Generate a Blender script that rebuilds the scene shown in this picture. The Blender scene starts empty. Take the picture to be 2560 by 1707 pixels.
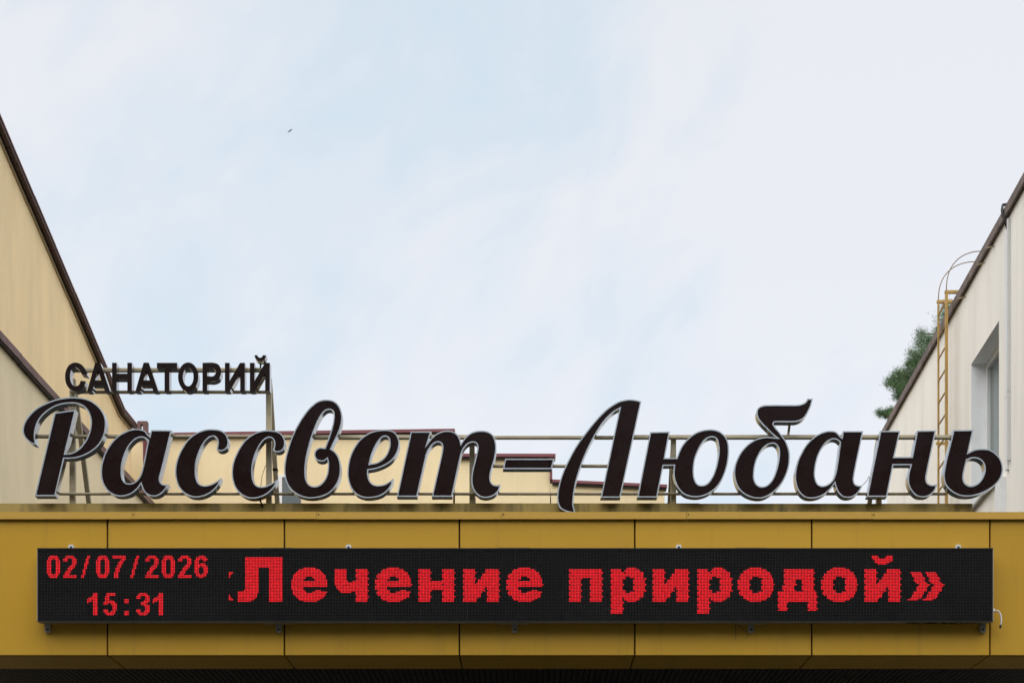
import bpy, bmesh, math, random
from mathutils import Vector, Matrix
from mathutils.geometry import tessellate_polygon
random.seed(7)
scene = bpy.context.scene
C = scene.collection

# ------------------------------------------------------------------ camera
F, CX, CY, EYE = 4788.0, 1310.0, 2445.0, 1.6      # focal length and principal point in photo pixels, eye height
cam_d = bpy.data.cameras.new('camera'); cam = bpy.data.objects.new('camera', cam_d); C.objects.link(cam)
cam.location = (0, 0, EYE); cam.rotation_euler = (math.radians(90), 0, 0)
cam_d.sensor_width = 36; cam_d.lens = F/2560*36
cam_d.shift_x = -(CX-1280)/2560; cam_d.shift_y = (CY-853.5)/2560
cam_d.clip_end = 3000
scene.camera = cam

# ------------------------------------------------------------------ sky, sun, exposure
SUN_EL, SUN_AZ = math.radians(60), math.radians(203)   # azimuth from +Y clockwise: behind the viewer, a little left
w = bpy.data.worlds.new('World'); scene.world = w; w.use_nodes = True
nt = w.node_tree; N = nt.nodes; L = nt.links; N.clear()
out = N.new('ShaderNodeOutputWorld'); bg = N.new('ShaderNodeBackground'); bg.inputs[1].default_value = 0.1
L.new(bg.outputs[0], out.inputs[0])
sky = N.new('ShaderNodeTexSky'); sky.sky_type = 'NISHITA'; sky.sun_disc = False
sky.sun_elevation = SUN_EL; sky.sun_rotation = SUN_AZ; sky.air_density = 1.0; sky.dust_density = 0.3
tc = N.new('ShaderNodeTexCoord'); sx = N.new('ShaderNodeSeparateXYZ'); L.new(tc.outputs['Generated'], sx.inputs[0])
def wm(op, a, b):
    m = N.new('ShaderNodeMath'); m.operation = op
    for i, v in enumerate((a, b)):
        if isinstance(v, (int, float)): m.inputs[i].default_value = v
        elif v is not None: L.new(v, m.inputs[i])
    return m.outputs[0]
mp = N.new('ShaderNodeMapping'); mp.vector_type = 'TEXTURE'; L.new(tc.outputs['Generated'], mp.inputs[0])
mp.inputs['Rotation'].default_value = (0, math.radians(-38), 0); mp.inputs['Scale'].default_value = (1.9, 1.0, 1.0)
mp.inputs['Location'].default_value = (-2.2, 0.5, 2.1)
def wnoise(scale, detail, rough, dist):
    n = N.new('ShaderNodeTexNoise'); L.new(mp.outputs[0], n.inputs['Vector'])
    n.inputs['Scale'].default_value = scale; n.inputs['Detail'].default_value = detail
    n.inputs['Roughness'].default_value = rough; n.inputs['Distortion'].default_value = dist
    return n.outputs[0]
n1 = wnoise(4.2, 6, .5, .5); n2 = wnoise(13, 8, .6, .6)
cover = wm('ADD', n1, wm('MULTIPLY', wm('SUBTRACT', n2, .5), .35))
mr = N.new('ShaderNodeMapRange'); mr.interpolation_type = 'SMOOTHSTEP'; L.new(cover, mr.inputs[0])
mr.inputs[1].default_value = .33; mr.inputs[2].default_value = .52; mr.inputs[3].default_value = 0.0; mr.inputs[4].default_value = 1.0
def cmix(f, a, b):
    x = N.new('ShaderNodeMix'); x.data_type = 'RGBA'
    for sock, v in ((x.inputs['Factor'], f), (x.inputs[6], a), (x.inputs[7], b)):
        if isinstance(v, bpy.types.NodeSocket): L.new(v, sock)
        elif isinstance(v, tuple): sock.default_value = (*v, 1)
        else: sock.default_value = v
    return x.outputs[2]
veil = cmix(mr.outputs[0], (2.84, 3.25, 3.54), (3.60, 3.58, 3.64))     # thin veil and thick veil of cloud
L.new(cmix(.88, sky.outputs[0], veil), bg.inputs[0])                   # over the clear sky

sd = bpy.data.lights.new('sun', 'SUN'); sd.energy = 1.5; sd.angle = math.radians(110); sd.color = (1, .955, .88)
sun = bpy.data.objects.new('sun', sd); C.objects.link(sun)
sv = Vector((math.sin(SUN_AZ)*math.cos(SUN_EL), math.cos(SUN_AZ)*math.cos(SUN_EL), math.sin(SUN_EL)))
sun.rotation_euler = sv.to_track_quat('Z', 'Y').to_euler(); sun.location = sv*60
scene.view_settings.view_transform = 'Standard'; scene.view_settings.look = 'None'
scene.view_settings.exposure = 1.3; scene.view_settings.gamma = 1.0; scene.view_settings.use_curve_mapping = False

# ------------------------------------------------------------------ helpers
def PX(px, Y): return (px-CX)*Y/F
def PZ(py, Y): return EYE+(CY-py)*Y/F
def P(px, py, Y): return Vector((PX(px, Y), Y, PZ(py, Y)))

class MB:
    def __init__(self): self.v = []; self.f = []
    def add(self, vs, fs):
        o = len(self.v); self.v += [tuple(p) for p in vs]; self.f += [tuple(i+o for i in f) for f in fs]; return self
    def box(self, a, b):
        x0, y0, z0 = (min(a[i], b[i]) for i in range(3)); x1, y1, z1 = (max(a[i], b[i]) for i in range(3))
        return self.add([(x0,y0,z0),(x1,y0,z0),(x1,y1,z0),(x0,y1,z0),(x0,y0,z1),(x1,y0,z1),(x1,y1,z1),(x0,y1,z1)],
                        [(0,3,2,1),(4,5,6,7),(0,1,5,4),(1,2,6,5),(2,3,7,6),(3,0,4,7)])
    def beam(self, a, b, u, v):
        """bar from a to b whose cross-section is spanned by the vectors u and v (from the corner a)"""
        a, b, u, v = Vector(a), Vector(b), Vector(u), Vector(v)
        vs = [a, a+u, a+u+v, a+v, b, b+u, b+u+v, b+v]
        fs = [(0,1,2,3),(7,6,5,4),(0,4,5,1),(1,5,6,2),(2,6,7,3),(3,7,4,0)]
        if (b-a).dot(u.cross(v)) > 0: fs = [tuple(reversed(f)) for f in fs]
        return self.add(vs, fs)
    def tube(self, pts, r, n=8):
        pts = [Vector(p) for p in pts]; rs = r if isinstance(r, (list, tuple)) else [r]*len(pts)
        vs, fs = [], []; ref = None
        for i, p in enumerate(pts):
            t = (pts[min(i+1, len(pts)-1)]-pts[max(i-1, 0)]).normalized()
            if ref is None: ref = t.orthogonal().normalized()
            ref = (ref-t*ref.dot(t)).normalized(); b = t.cross(ref)
            for k in range(n):
                a = 2*math.pi*k/n; vs.append(p+(ref*math.cos(a)+b*math.sin(a))*rs[i])
        for i in range(len(pts)-1):
            for k in range(n): fs.append((i*n+k, i*n+(k+1)%n, (i+1)*n+(k+1)%n, (i+1)*n+k))
        fs.append(tuple(reversed(range(n)))); fs.append(tuple(range((len(pts)-1)*n, len(pts)*n)))
        return self.add(vs, fs)
    def poly_prism(self, poly, off):
        """poly: list of 3D points (planar), extruded by off"""
        n = len(poly); off = Vector(off); a = [Vector(p) for p in poly]; vs = a+[p+off for p in a]
        tr = tessellate_polygon([a])
        nrm = Vector((0,0,0))
        for i in range(n): nrm += a[i].cross(a[(i+1)%n])
        flip = nrm.dot(off) > 0
        fs = []
        for t in tr:
            tn = (a[t[1]]-a[t[0]]).cross(a[t[2]]-a[t[0]])
            tt = t if (tn.dot(off) < 0) else (t[0], t[2], t[1])
            fs.append(tuple(tt)); fs.append(tuple(i+n for i in (tt[0], tt[2], tt[1])))
        for i in range(n):
            j = (i+1)%n; q = (i, j, j+n, i+n); fs.append(tuple(reversed(q)) if not flip else q)
        return self.add(vs, fs)
    def mesh(self, name, smooth=False, bevel=0):
        me = bpy.data.meshes.new(name); me.from_pydata(self.v, [], self.f); me.validate()
        bm = bmesh.new(); bm.from_mesh(me)
        if bevel:
            bmesh.ops.bevel(bm, geom=list(bm.edges), offset=bevel, segments=1, affect='EDGES')
        bmesh.ops.recalc_face_normals(bm, faces=bm.faces[:])
        bm.to_mesh(me); bm.free()
        if smooth:
            for p in me.polygons: p.use_smooth = True
        return me

def link(name, me, m, parent=None, loc=None):
    o = bpy.data.objects.new(name, me); C.objects.link(o)
    if m is not None and not me.materials: me.materials.append(m)
    if parent is not None:
        o.parent = parent
        base = Vector((0,0,0)); p = parent
        while p is not None: base += p.location; p = p.parent
        o.location = (Vector(loc) if loc else Vector((0,0,0)))-base
    elif loc: o.location = loc
    return o
def part(name, mb, m, parent=None, smooth=False, bevel=0, label=None):
    o = link(name, mb.mesh(name, smooth, bevel), m, parent)
    if label: o['label'] = label
    return o
def thing(name, label, cat, loc, group=None):
    o = bpy.data.objects.new(name, None); C.objects.link(o); o.location = loc; o.empty_display_size = .2
    o['label'] = label; o['category'] = cat
    if group: o['group'] = group
    return o

# ------------------------------------------------------------------ materials
def mat(name, col, rough=.6, metal=0.0, var=.0, vscale=3.0, stretch=(1,1,1), bump=0.0, bscale=200, coat=0.0,
        stain=None, sscale=6, sstretch=(1,1,.12), slo=.5, shi=.75, samt=.6, spec=.5, speck=0, tone=0):
    m = bpy.data.materials.new(name); m.use_nodes = True
    nt = m.node_tree; b = nt.nodes['Principled BSDF']
    b.inputs['Roughness'].default_value = rough; b.inputs['Metallic'].default_value = metal
    b.inputs['Specular IOR Level'].default_value = spec
    if coat: b.inputs['Coat Weight'].default_value = coat; b.inputs['Coat Roughness'].default_value = .25
    tc = nt.nodes.new('ShaderNodeTexCoord'); src = tc.outputs['Object']
    def noise(scale, st=(1,1,1), detail=5, rgh=.6):
        mp = nt.nodes.new('ShaderNodeMapping'); mp.inputs['Scale'].default_value = st; nt.links.new(src, mp.inputs[0])
        n = nt.nodes.new('ShaderNodeTexNoise'); n.inputs['Scale'].default_value = scale; n.inputs['Detail'].default_value = detail
        n.inputs['Roughness'].default_value = rgh; nt.links.new(mp.outputs[0], n.inputs['Vector']); return n.outputs[0]
    def rng(v, a, b_, c, d):
        r = nt.nodes.new('ShaderNodeMapRange'); nt.links.new(v, r.inputs[0])
        for i, q in enumerate((a, b_, c, d)): r.inputs[i+1].default_value = q
        return r.outputs[0]
    def mix(f, a, b_, mode='MIX'):
        x = nt.nodes.new('ShaderNodeMix'); x.data_type = 'RGBA'; x.blend_type = mode
        for sock, v in ((x.inputs['Factor'], f), (x.inputs[6], a), (x.inputs[7], b_)):
            if hasattr(v, 'links') or isinstance(v, bpy.types.NodeSocket): nt.links.new(v, sock)
            elif isinstance(v, tuple): sock.default_value = (*v[:3], 1)
            else: sock.default_value = v
        return x.outputs[2]
    c = tuple(col)
    cur = None
    if var:
        f = rng(noise(vscale, stretch), .25, .75, 1-var, 1+var)
        h = nt.nodes.new('ShaderNodeHueSaturation'); h.inputs['Color'].default_value = (*c, 1); nt.links.new(f, h.inputs['Value'])
        cur = h.outputs[0]
        if tone:
            oi = nt.nodes.new('ShaderNodeObjectInfo'); mm = nt.nodes.new('ShaderNodeMath'); mm.operation = 'MULTIPLY'
            nt.links.new(f, mm.inputs[0]); nt.links.new(rng(oi.outputs['Random'], 0, 1, 1-tone, 1+tone), mm.inputs[1]); nt.links.new(mm.outputs[0], h.inputs['Value'])
        nt.links.new(rng(noise(vscale*2.3, stretch), .3, .7, max(rough-.08, .02), min(rough+.1, 1)), b.inputs['Roughness'])
    if stain:
        f = rng(noise(sscale, sstretch, 7, .65), slo, shi, 0, samt)
        cur = mix(f, cur if cur is not None else c, tuple(stain))
    if speck:
        f = rng(noise(speck, (1,1,1), 2, .5), .70, .76, 0, .55)
        cur = mix(f, cur if cur is not None else c, tuple(x*.35 for x in c))
    if cur is None: b.inputs['Base Color'].default_value = (*c, 1)
    else: nt.links.new(cur, b.inputs['Base Color'])
    if bump:
        bp = nt.nodes.new('ShaderNodeBump'); bp.inputs['Strength'].default_value = bump; bp.inputs['Distance'].default_value = .01
        nt.links.new(noise(bscale, (1,1,1), 4, .6), bp.inputs['Height']); nt.links.new(bp.outputs[0], b.inputs['Normal'])
    return m
def emit(name, col, s, base=(.2,.01,.01)):
    m = bpy.data.materials.new(name); m.use_nodes = True; b = m.node_tree.nodes['Principled BSDF']
    b.inputs['Base Color'].default_value = (*base, 1); b.inputs['Emission Color'].default_value = (*col, 1); b.inputs['Emission Strength'].default_value = s
    b.inputs['Roughness'].default_value = .4
    nt = m.node_tree; tc = nt.nodes.new('ShaderNodeTexCoord'); n = nt.nodes.new('ShaderNodeTexNoise'); n.inputs['Scale'].default_value = 70; n.inputs['Detail'].default_value = 1
    r = nt.nodes.new('ShaderNodeMapRange'); r.inputs[1].default_value = .3; r.inputs[2].default_value = .7; r.inputs[3].default_value = s*.72; r.inputs[4].default_value = s*1.28
    nt.links.new(tc.outputs['Object'], n.inputs['Vector']); nt.links.new(n.outputs[0], r.inputs[0]); nt.links.new(r.outputs[0], b.inputs['Emission Strength'])
    return m

M = {}
M['gold'] = mat('gold composite panel', (.60, .345, .031), .42, 0, .05, 1.2, (1,1,1), .03, 60, stain=(.30,.20,.05), sscale=9, sstretch=(1,1,.07), slo=.56, shi=.8, samt=.45, spec=.35, tone=.05)
M['cap'] = mat('gold flashing', (.60, .36, .055), .45, .0, .04, 2, (1,1,1), .04, 40)
M['upstand'] = mat('stained upstand sheet', (.42, .30, .085), .6, 0, .12, 4, (1,1,1), .05, 60, stain=(.03,.032,.010), sscale=11, sstretch=(1,1,.16), slo=.48, shi=.74, samt=.75)
M['joint'] = mat('dark joint', (.07, .045, .015), .8)
M['ceiling'] = mat('dark ceiling slat', (.018, .017, .016), .6, 0, .1, 5)
M['deck'] = mat('roof felt', (.03, .03, .028), .95, 0, .15, 3, spec=.05)
M['frame'] = mat('beige painted steel', (.46, .40, .275), .5, 0, .12, 9, (1,1,1), .05, 120, stain=(.05,.045,.02), sscale=30, sstretch=(1,1,1), slo=.58, shi=.75, samt=.6)
M['brown'] = mat('dark brown letter face', (.0135, .0050, .0055), .28, 0, .08, 2, spec=.16)
M['silver'] = mat('silver trim', (.46, .52, .60), .34, .35, .05, 6)
M['side'] = mat('silver letter return', (.30, .30, .31), .16, .95, .0, 8)
M['brown2'] = mat('dark brown block face', (.0125, .006, .006), .3, 0, .08, 3, spec=.16)
M['side2'] = mat('grey block letter return', (.30, .30, .32), .12, .97, .0, 8)
M['led_black'] = mat('led module black plastic', (.0034, .0034, .0039), .5, 0, .2, 3, spec=.1, tone=.35)
M['led_off'] = mat('unlit led lens', (.10, .105, .105), .3, 0, .2, 40)
M['led_on'] = emit('lit red led', (1.0, .002, .014), .47, (.04, .004, .004))
M['housing'] = mat('grey steel housing', (.36, .35, .31), .5, .1, .1, 4)
M['darkedge'] = mat('dark grey edge', (.07, .07, .065), .5)
M['blackmetal'] = mat('black painted metal', (.015, .015, .016), .4)
M['zinc'] = mat('zinc bracket', (.70, .74, .78), .4, .1, .08, 30)
M['boltdark'] = mat('dark bolt', (.07, .06, .055), .45, .6)
M['print'] = mat('black print', (.012, .010, .008), .6)
M['white'] = mat('white plastic', (.74, .75, .76), .4, 0, .04, 10)
M['housing2'] = mat('light grey plastic', (.55, .56, .55), .45, 0, .05, 6)
M['cable_black'] = mat('black cable', (.012, .012, .013), .5)
M['cream'] = mat('cream plaster', (.80, .665, .42), .9, 0, .05, 1.5, (1,1,.3), .35, 90, stain=(.60,.50,.33), sscale=2.5, sstretch=(1,1,.15), slo=.5, shi=.8, samt=.5)
M['ochre'] = mat('ochre plaster', (.88, .69, .40), .9, 0, .07, 2.2, (1,1,.3), .4, 70, stain=(.52,.42,.26), sscale=1.6, sstretch=(1,1,.2), slo=.5, shi=.85, samt=.4)
M['pale'] = mat('pale ochre plaster', (.88, .745, .50), .9, 0, .06, 2.2, (1,1,.3), .4, 70, stain=(.55,.47,.34), sscale=1.6, sstretch=(1,1,.2), slo=.5, shi=.85, samt=.4)
M['grey_plaster'] = mat('weathered off white plaster', (.86, .835, .785), .9, 0, .06, 1.3, (1,1,.4), .4, 80, stain=(.52,.46,.41), sscale=2.2, sstretch=(1,1,.10), slo=.5, shi=.85, samt=.55)
M['reveal'] = mat('white window reveal plaster', (.87, .89, .91), .8, 0, .04, 3, (1,1,1), .3, 60, stain=(.4,.4,.38), sscale=5, sstretch=(1,1,.2), slo=.58, shi=.8, samt=.4)
M['maroon'] = mat('maroon sheet metal', (.16, .035, .045), .45, 0, .12, 3)
M['maroon_dull'] = mat('dull maroon flashing', (.13, .055, .05), .55, 0, .2, 5, stain=(.06,.04,.03), sscale=8, sstretch=(1,1,1), slo=.5, shi=.7, samt=.6)
M['maroon_dark'] = mat('dark maroon verge', (.05, .021, .02), .6, 0, .25, 5)
M['rust'] = mat('faded roof edge', (.21, .105, .09), .6, 0, .2, 4)
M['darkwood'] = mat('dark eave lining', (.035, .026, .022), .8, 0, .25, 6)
M['tanstrip'] = mat('tan batten', (.34, .27, .16), .8, 0, .15, 5)
M['eave_board'] = mat('weathered eave board', (.17, .125, .11), .75, 0, .2, 3, (1,1,1), .2, 60, stain=(.035,.028,.026), sscale=7, sstretch=(1,1,.3), slo=.45, shi=.7, samt=.8)
M['roofing'] = mat('grey roofing', (.12, .10, .095), .9, 0, .15, 3)
M['yellow'] = mat('yellow painted steel', (.40, .24, .05), .5, 0, .2, 6, stain=(.12,.06,.025), sscale=9, sstretch=(1,1,.5), slo=.5, shi=.7, samt=.8)
M['rusty'] = mat('rusty steel rod', (.20, .125, .06), .6, 0, .25, 8)
M['bark'] = mat('pine bark', (.16, .09, .055), .9, 0, .25, 8, (1,1,.3), .6, 30)
M['asphalt'] = mat('asphalt', (.028, .028, .028), .9, 0, .2, .5, (1,1,1), .3, 60)
M['bird'] = mat('dark plumage', (.02, .02, .024), .7)
M['hall'] = mat('hall plaster', (.3, .24, .15), .9, 0, .08, 2)
def glass_mat(name, col):
    m = mat(name, col, .05, 0, 0, spec=.6); return m
M['glass'] = glass_mat('window glass dark', (.02, .035, .04))
M['glass2'] = glass_mat('window glass green grey', (.13, .17, .165))
def leafmat():
    m = mat('pine needles', (.065, .135, .038), .6, 0, .45, 3.5); return m
M['needle'] = leafmat()

# ------------------------------------------------------------------ ground
g = part('ground', MB().add([(-400,-300,0),(400,-300,0),(400,700,0),(-400,700,0)], [(0,1,2,3)]), M['asphalt']); g['kind'] = 'structure'

# ------------------------------------------------------------------ wings: direction of their long walls
D = Vector((.0292, 1, 0))
def along(X0, Y0, Y): return X0+.0292*(Y-Y0)

# upper left wing: wall whose top slopes up towards the viewer
LU = lambda Y: along(-6.248, 31, Y)
t = thing('gabled_wing', 'tall ochre plastered wing with steep dark maroon roof edge beside the rooftop letters', 'building', (LU(24), 24, 0))
OV = .11
poly = [(LU(18)-OV, 18, 0), (LU(31)-OV, 31, 0), (LU(31)-OV, 31, 10.47), (LU(30.13)-OV, 30.13, 10.47), (LU(18)-OV, 18, 10.47+.2616*12.13)]
part('wall', MB().poly_prism(poly, (-7, .2, 0)), M['ochre'], t)
def ztop(Y): return 10.566+max(0, 30.13-Y)*.2616
# roof edge laid in sheets about a metre long
ys = [18]; 
while ys[-1] < 29.2: ys.append(ys[-1]+1.02)
ys[-1] = 30.13; ys.append(31.0)
for a, b in zip(ys, ys[1:]):
    jz = random.uniform(-.006, .006); g_ = .012
    A = Vector((LU(a), a+g_, ztop(a)+jz)); B = Vector((LU(b), b, ztop(b)+jz))
    part('roof_edge_sheet', MB().beam(A, B, (-.45, 0, 0), (0, 0, -.022)), M['rust'], t)
    part('verge_board', MB().beam(A+Vector((-.012, 0, -.024)), B+Vector((-.012, 0, -.024)), (-.05, 0, 0), (0, 0, -.05)), M['maroon_dark'], t)
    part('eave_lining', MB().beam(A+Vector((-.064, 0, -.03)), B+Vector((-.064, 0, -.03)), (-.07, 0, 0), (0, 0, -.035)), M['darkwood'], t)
    part('batten', MB().beam(A+Vector((-OV+.022, 0, -.085)), B+Vector((-OV+.022, 0, -.085)), (-.03, 0, 0), (0, 0, -.04)), M['tanstrip'], t)
# roof plane seen only from above
part('roof', MB().poly_prism([(LU(18)-.2, 18, ztop(18)-.06), (LU(30.13)-.2, 30.13, ztop(30.13)-.06), (LU(31)-.2, 31, ztop(31)-.06), (LU(31)-.2, 31, ztop(31)-.09), (LU(30.13)-.2, 30.13, ztop(30.13)-.09), (LU(18)-.2, 18, ztop(18)-.09)], (-7.2, .2, 0)), M['roofing'], t)
# gutter hopper and downpipe at the far corner
Yp = 31.12
hp = MB()
hp.box(P(343, 1052, Yp), P(368, 1060, Yp)+Vector((0, .12, 0))); hp.box(P(357, 1060, Yp), P(368, 1096, Yp)+Vector((0, .12, 0))); hp.box(P(343, 1060, Yp), P(351, 1075, Yp)+Vector((0, .12, 0)))
part('gutter_bracket', hp, M['maroon_dull'], t)
part('downpipe', MB().box(Vector((PX(357, Yp), Yp+.005, .1)), P(370, 1096, Yp)+Vector((0, .1, 0))), M['maroon'], t, bevel=.01)

# lower left bay
LL = lambda Y: along(-5.472, 20, Y)
t = thing('flat_roofed_bay', 'lower pale ochre wall bay with a maroon flashing along its flat top', 'building', (LL(22), 22, 0))
zt = 8.367
poly = [(LL(17.6)-.06, 17.6, 0), (LL(30.9)-.06, 30.9, 0), (LL(30.9)-.06, 30.9, zt-.02), (LL(17.6)-.06, 17.6, zt-.02)]
part('wall', MB().poly_prism(poly, (-.88, .02, 0)), M['pale'], t)
y = 17.6
while y < 30.9:
    y2 = min(y+1.6, 30.9); jz = random.uniform(-.005, .005)
    part('flashing_sheet', MB().beam(Vector((LL(y), y+.006, zt+jz)), Vector((LL(y2), y2, zt+jz)), (-.9, .0, 0), (0, 0, -.085)), M['maroon_dull'], t)
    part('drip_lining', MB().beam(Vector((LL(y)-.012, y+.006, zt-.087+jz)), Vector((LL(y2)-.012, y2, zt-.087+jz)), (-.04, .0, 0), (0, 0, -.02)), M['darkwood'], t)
    y = y2

# rear building, three stepped parapets
RY = lambda X: 31.5-.0292*(X+6.17)
def rp(px, py):
    k = (px-CX)/F; X = k*(31.5-.0292*6.17)/(1+.0292*k); Y = RY(X); return Vector((X, Y, PZ(py, Y)))
t = thing('stepped_rear_building', 'cream rear building with three stepped parapets under dark red caps behind the letters', 'building', (rp(900, 1100).x, rp(900, 1100).y, 0))
for (a, b, ya, yb, ct) in ((346, 1137, 1082, 1071, .05), (1137, 1389, 1133, 1133.5, .05), (1381, 1668, 1197.5, 1210.5, .045)):
    A, B = rp(a, ya), rp(b, yb); w0 = .045 if a != 346 else 0
    Aw = Vector((A.x+(.0 if a in (346, 1137) else -.02), A.y+.1, A.z-.05)); Bw = Vector((B.x-.035, B.y+.1, B.z-.05))
    if b == 1389: Bw.x -= .055
    if a == 346: Aw.x -= .35; Aw.y += .01
    part('wall', MB().poly_prism([(Aw.x, Aw.y, 0), (Bw.x, Bw.y, 0), Bw, Aw], (.2, 6, 0)), M['cream'], t)
    part('parapet_cap', MB().beam(A, B, (0, .3, 0), (0, 0, -ct)), M['maroon'], t)
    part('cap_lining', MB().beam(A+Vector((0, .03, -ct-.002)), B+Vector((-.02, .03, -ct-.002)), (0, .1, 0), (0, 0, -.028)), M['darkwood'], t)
A, B = rp(1374.5, 1141), rp(1381, 1197)
part('corner_flashing', MB().box((A.x, A.y+.02, B.z), (B.x, A.y+.3, A.z-.003)), M['maroon'], t)
# its window behind the sign
a, b = rp(687, 1183), rp(750, 1290)
wn = MB().box((a.x, a.y+.06, a.z-.045), (b.x, a.y+.12, a.z)); wn.box((a.x, a.y+.06, b.z), (a.x+.11, a.y+.12, a.z-.045))
wf = part('window', wn, M['white'], t)
part('pane', MB().box((a.x+.11, a.y+.075, b.z), (b.x, a.y+.115, a.z-.047)), M['glass'], wf)

# right wing
RE = lambda Y: along(5.633, 30, Y)            # eave line
OVR = .05
RW = lambda Y: RE(Y)+OVR                      # wall line
ze = 10.24
def rwx(px, off=0):                           # Y on the wall plane (moved off towards the viewer) for a photo column
    return (5.633+OVR-off-.0292*30)/((px-CX)/F-.0292)
t = thing('eaved_wing', 'off white weathered wing with dark eave boards and a deep window recess', 'building', (RW(24), 24, 0))
yw0, yw1 = rwx(2497.5), rwx(2428); zh, zs = 9.14, PZ(1277, rwx(2430))
def wallpoly(y0, y1, z0, z1):
    return MB().poly_prism([(RW(y0), y0, z0), (RW(y1), y1, z0), (RW(y1), y1, z1), (RW(y0), y0, z1)], (8, -.23, 0))
wb = MB()
V = lambda Y, z, d=0: (RW(Y)+d, Y-.0292*d, z)
y0, y1 = 17.6, 29.95
# front skin with the opening left out, as quads, closed behind by a body
skin = []
for (ya, yb, za, zb) in ((y0, yw0, 0, ze-.09), (yw1, y1, 0, ze-.09), (yw0, yw1, zh, ze-.09), (yw0, yw1, 0, zs)):
    wb.add([V(ya, za), V(yb, za), V(yb, zb), V(ya, zb)], [(0,3,2,1)])
wb.add([V(y0,0), V(y0,0,8), V(y0,ze-.09,8), V(y0,ze-.09)], [(0,1,2,3)])
wb.add([V(y1,0), V(y1,0,8), V(y1,ze-.09,8), V(y1,ze-.09)], [(3,2,1,0)])
wb.add([V(y0,0,8), V(y1,0,8), V(y1,ze-.09,8), V(y0,ze-.09,8)], [(0,1,2,3)])
wb.add([V(y0,ze-.09), V(y1,ze-.09), V(y1,ze-.09,8), V(y0,ze-.09,8)], [(0,1,2,3)])
me = bpy.data.meshes.new('wall'); me.from_pydata(wb.v, [], wb.f); link('wall', me, M['grey_plaster'], t)
# window in its recess
dp = .24
rv = MB()
rv.add([V(yw1, zs), V(yw1, zs, dp), V(yw1, zh, dp), V(yw1, zh)], [(0,1,2,3)])
rv.add([V(yw0, zs), V(yw0, zs, dp), V(yw0, zh, dp), V(yw0, zh)], [(3,2,1,0)])
rv.add([V(yw0, zh), V(yw1, zh), V(yw1, zh, dp), V(yw0, zh, dp)], [(3,2,1,0)])
rv.add([V(yw0, zs), V(yw1, zs), V(yw1, zs, dp), V(yw0, zs, dp)], [(0,1,2,3)])
me = bpy.data.meshes.new('reveal'); me.from_pydata(rv.v, [], rv.f); wnd = link('window', me, M['reveal'], t); wnd['label'] = 'deep white window recess'
fr = MB()
def bar(ya, yb, za, zb, d0=dp-.06, d1=dp+.01):
    a_, b_ = V(ya, za, d0), V(yb, za, d0)
    fr.add([V(ya,za,d0), V(yb,za,d0), V(yb,zb,d0), V(ya,zb,d0), V(ya,za,d1), V(yb,za,d1), V(yb,zb,d1), V(ya,zb,d1)],
           [(0,3,2,1),(4,5,6,7),(0,1,5,4),(1,2,6,5),(2,3,7,6),(3,0,4,7)])
e = .003
bar(yw0+e, yw1-e, zh-.075, zh-e); bar(yw0+e, yw1-e, zs+e, zs+.075)
bar(yw1-.075, yw1-e, zs+.077, zh-.077); bar(yw0+e, yw0+.075, zs+.077, zh-.077)
ym = (yw0+yw1)/2; bar(ym-.03, ym+.03, zs+.077, zh-.077)
part('window_frame', fr, M['white'], wnd)
pn = MB()
for (ya, yb) in ((yw0+.077, ym-.032), (ym+.032, yw1-.077)):
    p_ = part('pane', MB().add([V(ya, zs+.077, dp-.02), V(yb, zs+.077, dp-.02), V(yb, zh-.077, dp-.02), V(ya, zh-.077, dp-.02), V(ya, zs+.077, dp), V(yb, zs+.077, dp), V(yb, zh-.077, dp), V(ya, zh-.077, dp)],
          [(0,3,2,1),(4,5,6,7),(0,1,5,4),(1,2,6,5),(2,3,7,6),(3,0,4,7)]), M['glass2'], wnd)
part('window_sill', MB().add([V(yw0, zs-.005, -.06), V(yw1, zs-.005, -.06), V(yw1, zs+.03, .14), V(yw0, zs+.03, .14), V(yw0, zs-.03, -.06), V(yw1, zs-.03, -.06), V(yw1, zs+.002, .14), V(yw0, zs+.002, .14)],
     [(0,1,2,3),(7,6,5,4),(0,4,5,1),(1,5,6,2),(2,6,7,3),(3,7,4,0)]), M['housing'], wnd)
# eave: board pieces, dark lining, roof slab
y = 17.6
while y < 30.3:
    y2 = min(y+random.uniform(1.3, 1.7), 30.3)
    if 30.3-y2 < .4: y2 = 30.3
    jz = random.uniform(-.006, .006); jx = random.uniform(-.005, .005)
    part('eave_board', MB().beam(Vector((RE(y)+jx, y+.006, ze+jz)), Vector((RE(y2)+jx, y2, ze+jz)), (.03, 0, 0), (0, 0, -.105)), M['eave_board'], t)
    y = y2
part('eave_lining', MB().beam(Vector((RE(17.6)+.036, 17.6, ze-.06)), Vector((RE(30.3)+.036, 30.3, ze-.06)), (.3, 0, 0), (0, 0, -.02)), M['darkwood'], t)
part('roof', MB().beam(Vector((RE(17.6)+.02, 17.6, ze+.02)), Vector((RE(30.5)+.02, 30.5, ze+.02)), (8.2, -.23, 0), (0, 0, -.025)), M['roofing'], t)
for px in (2411, 2459, 2483):                 # small pegs sticking out under the eave
    yy = rwx(px+4, .0); part('peg', MB().tube([(RW(yy)+.03, yy, ze-.15), (RW(yy)-.09, yy+.02, ze-.175)], .008), M['tanstrip'], t)
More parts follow.
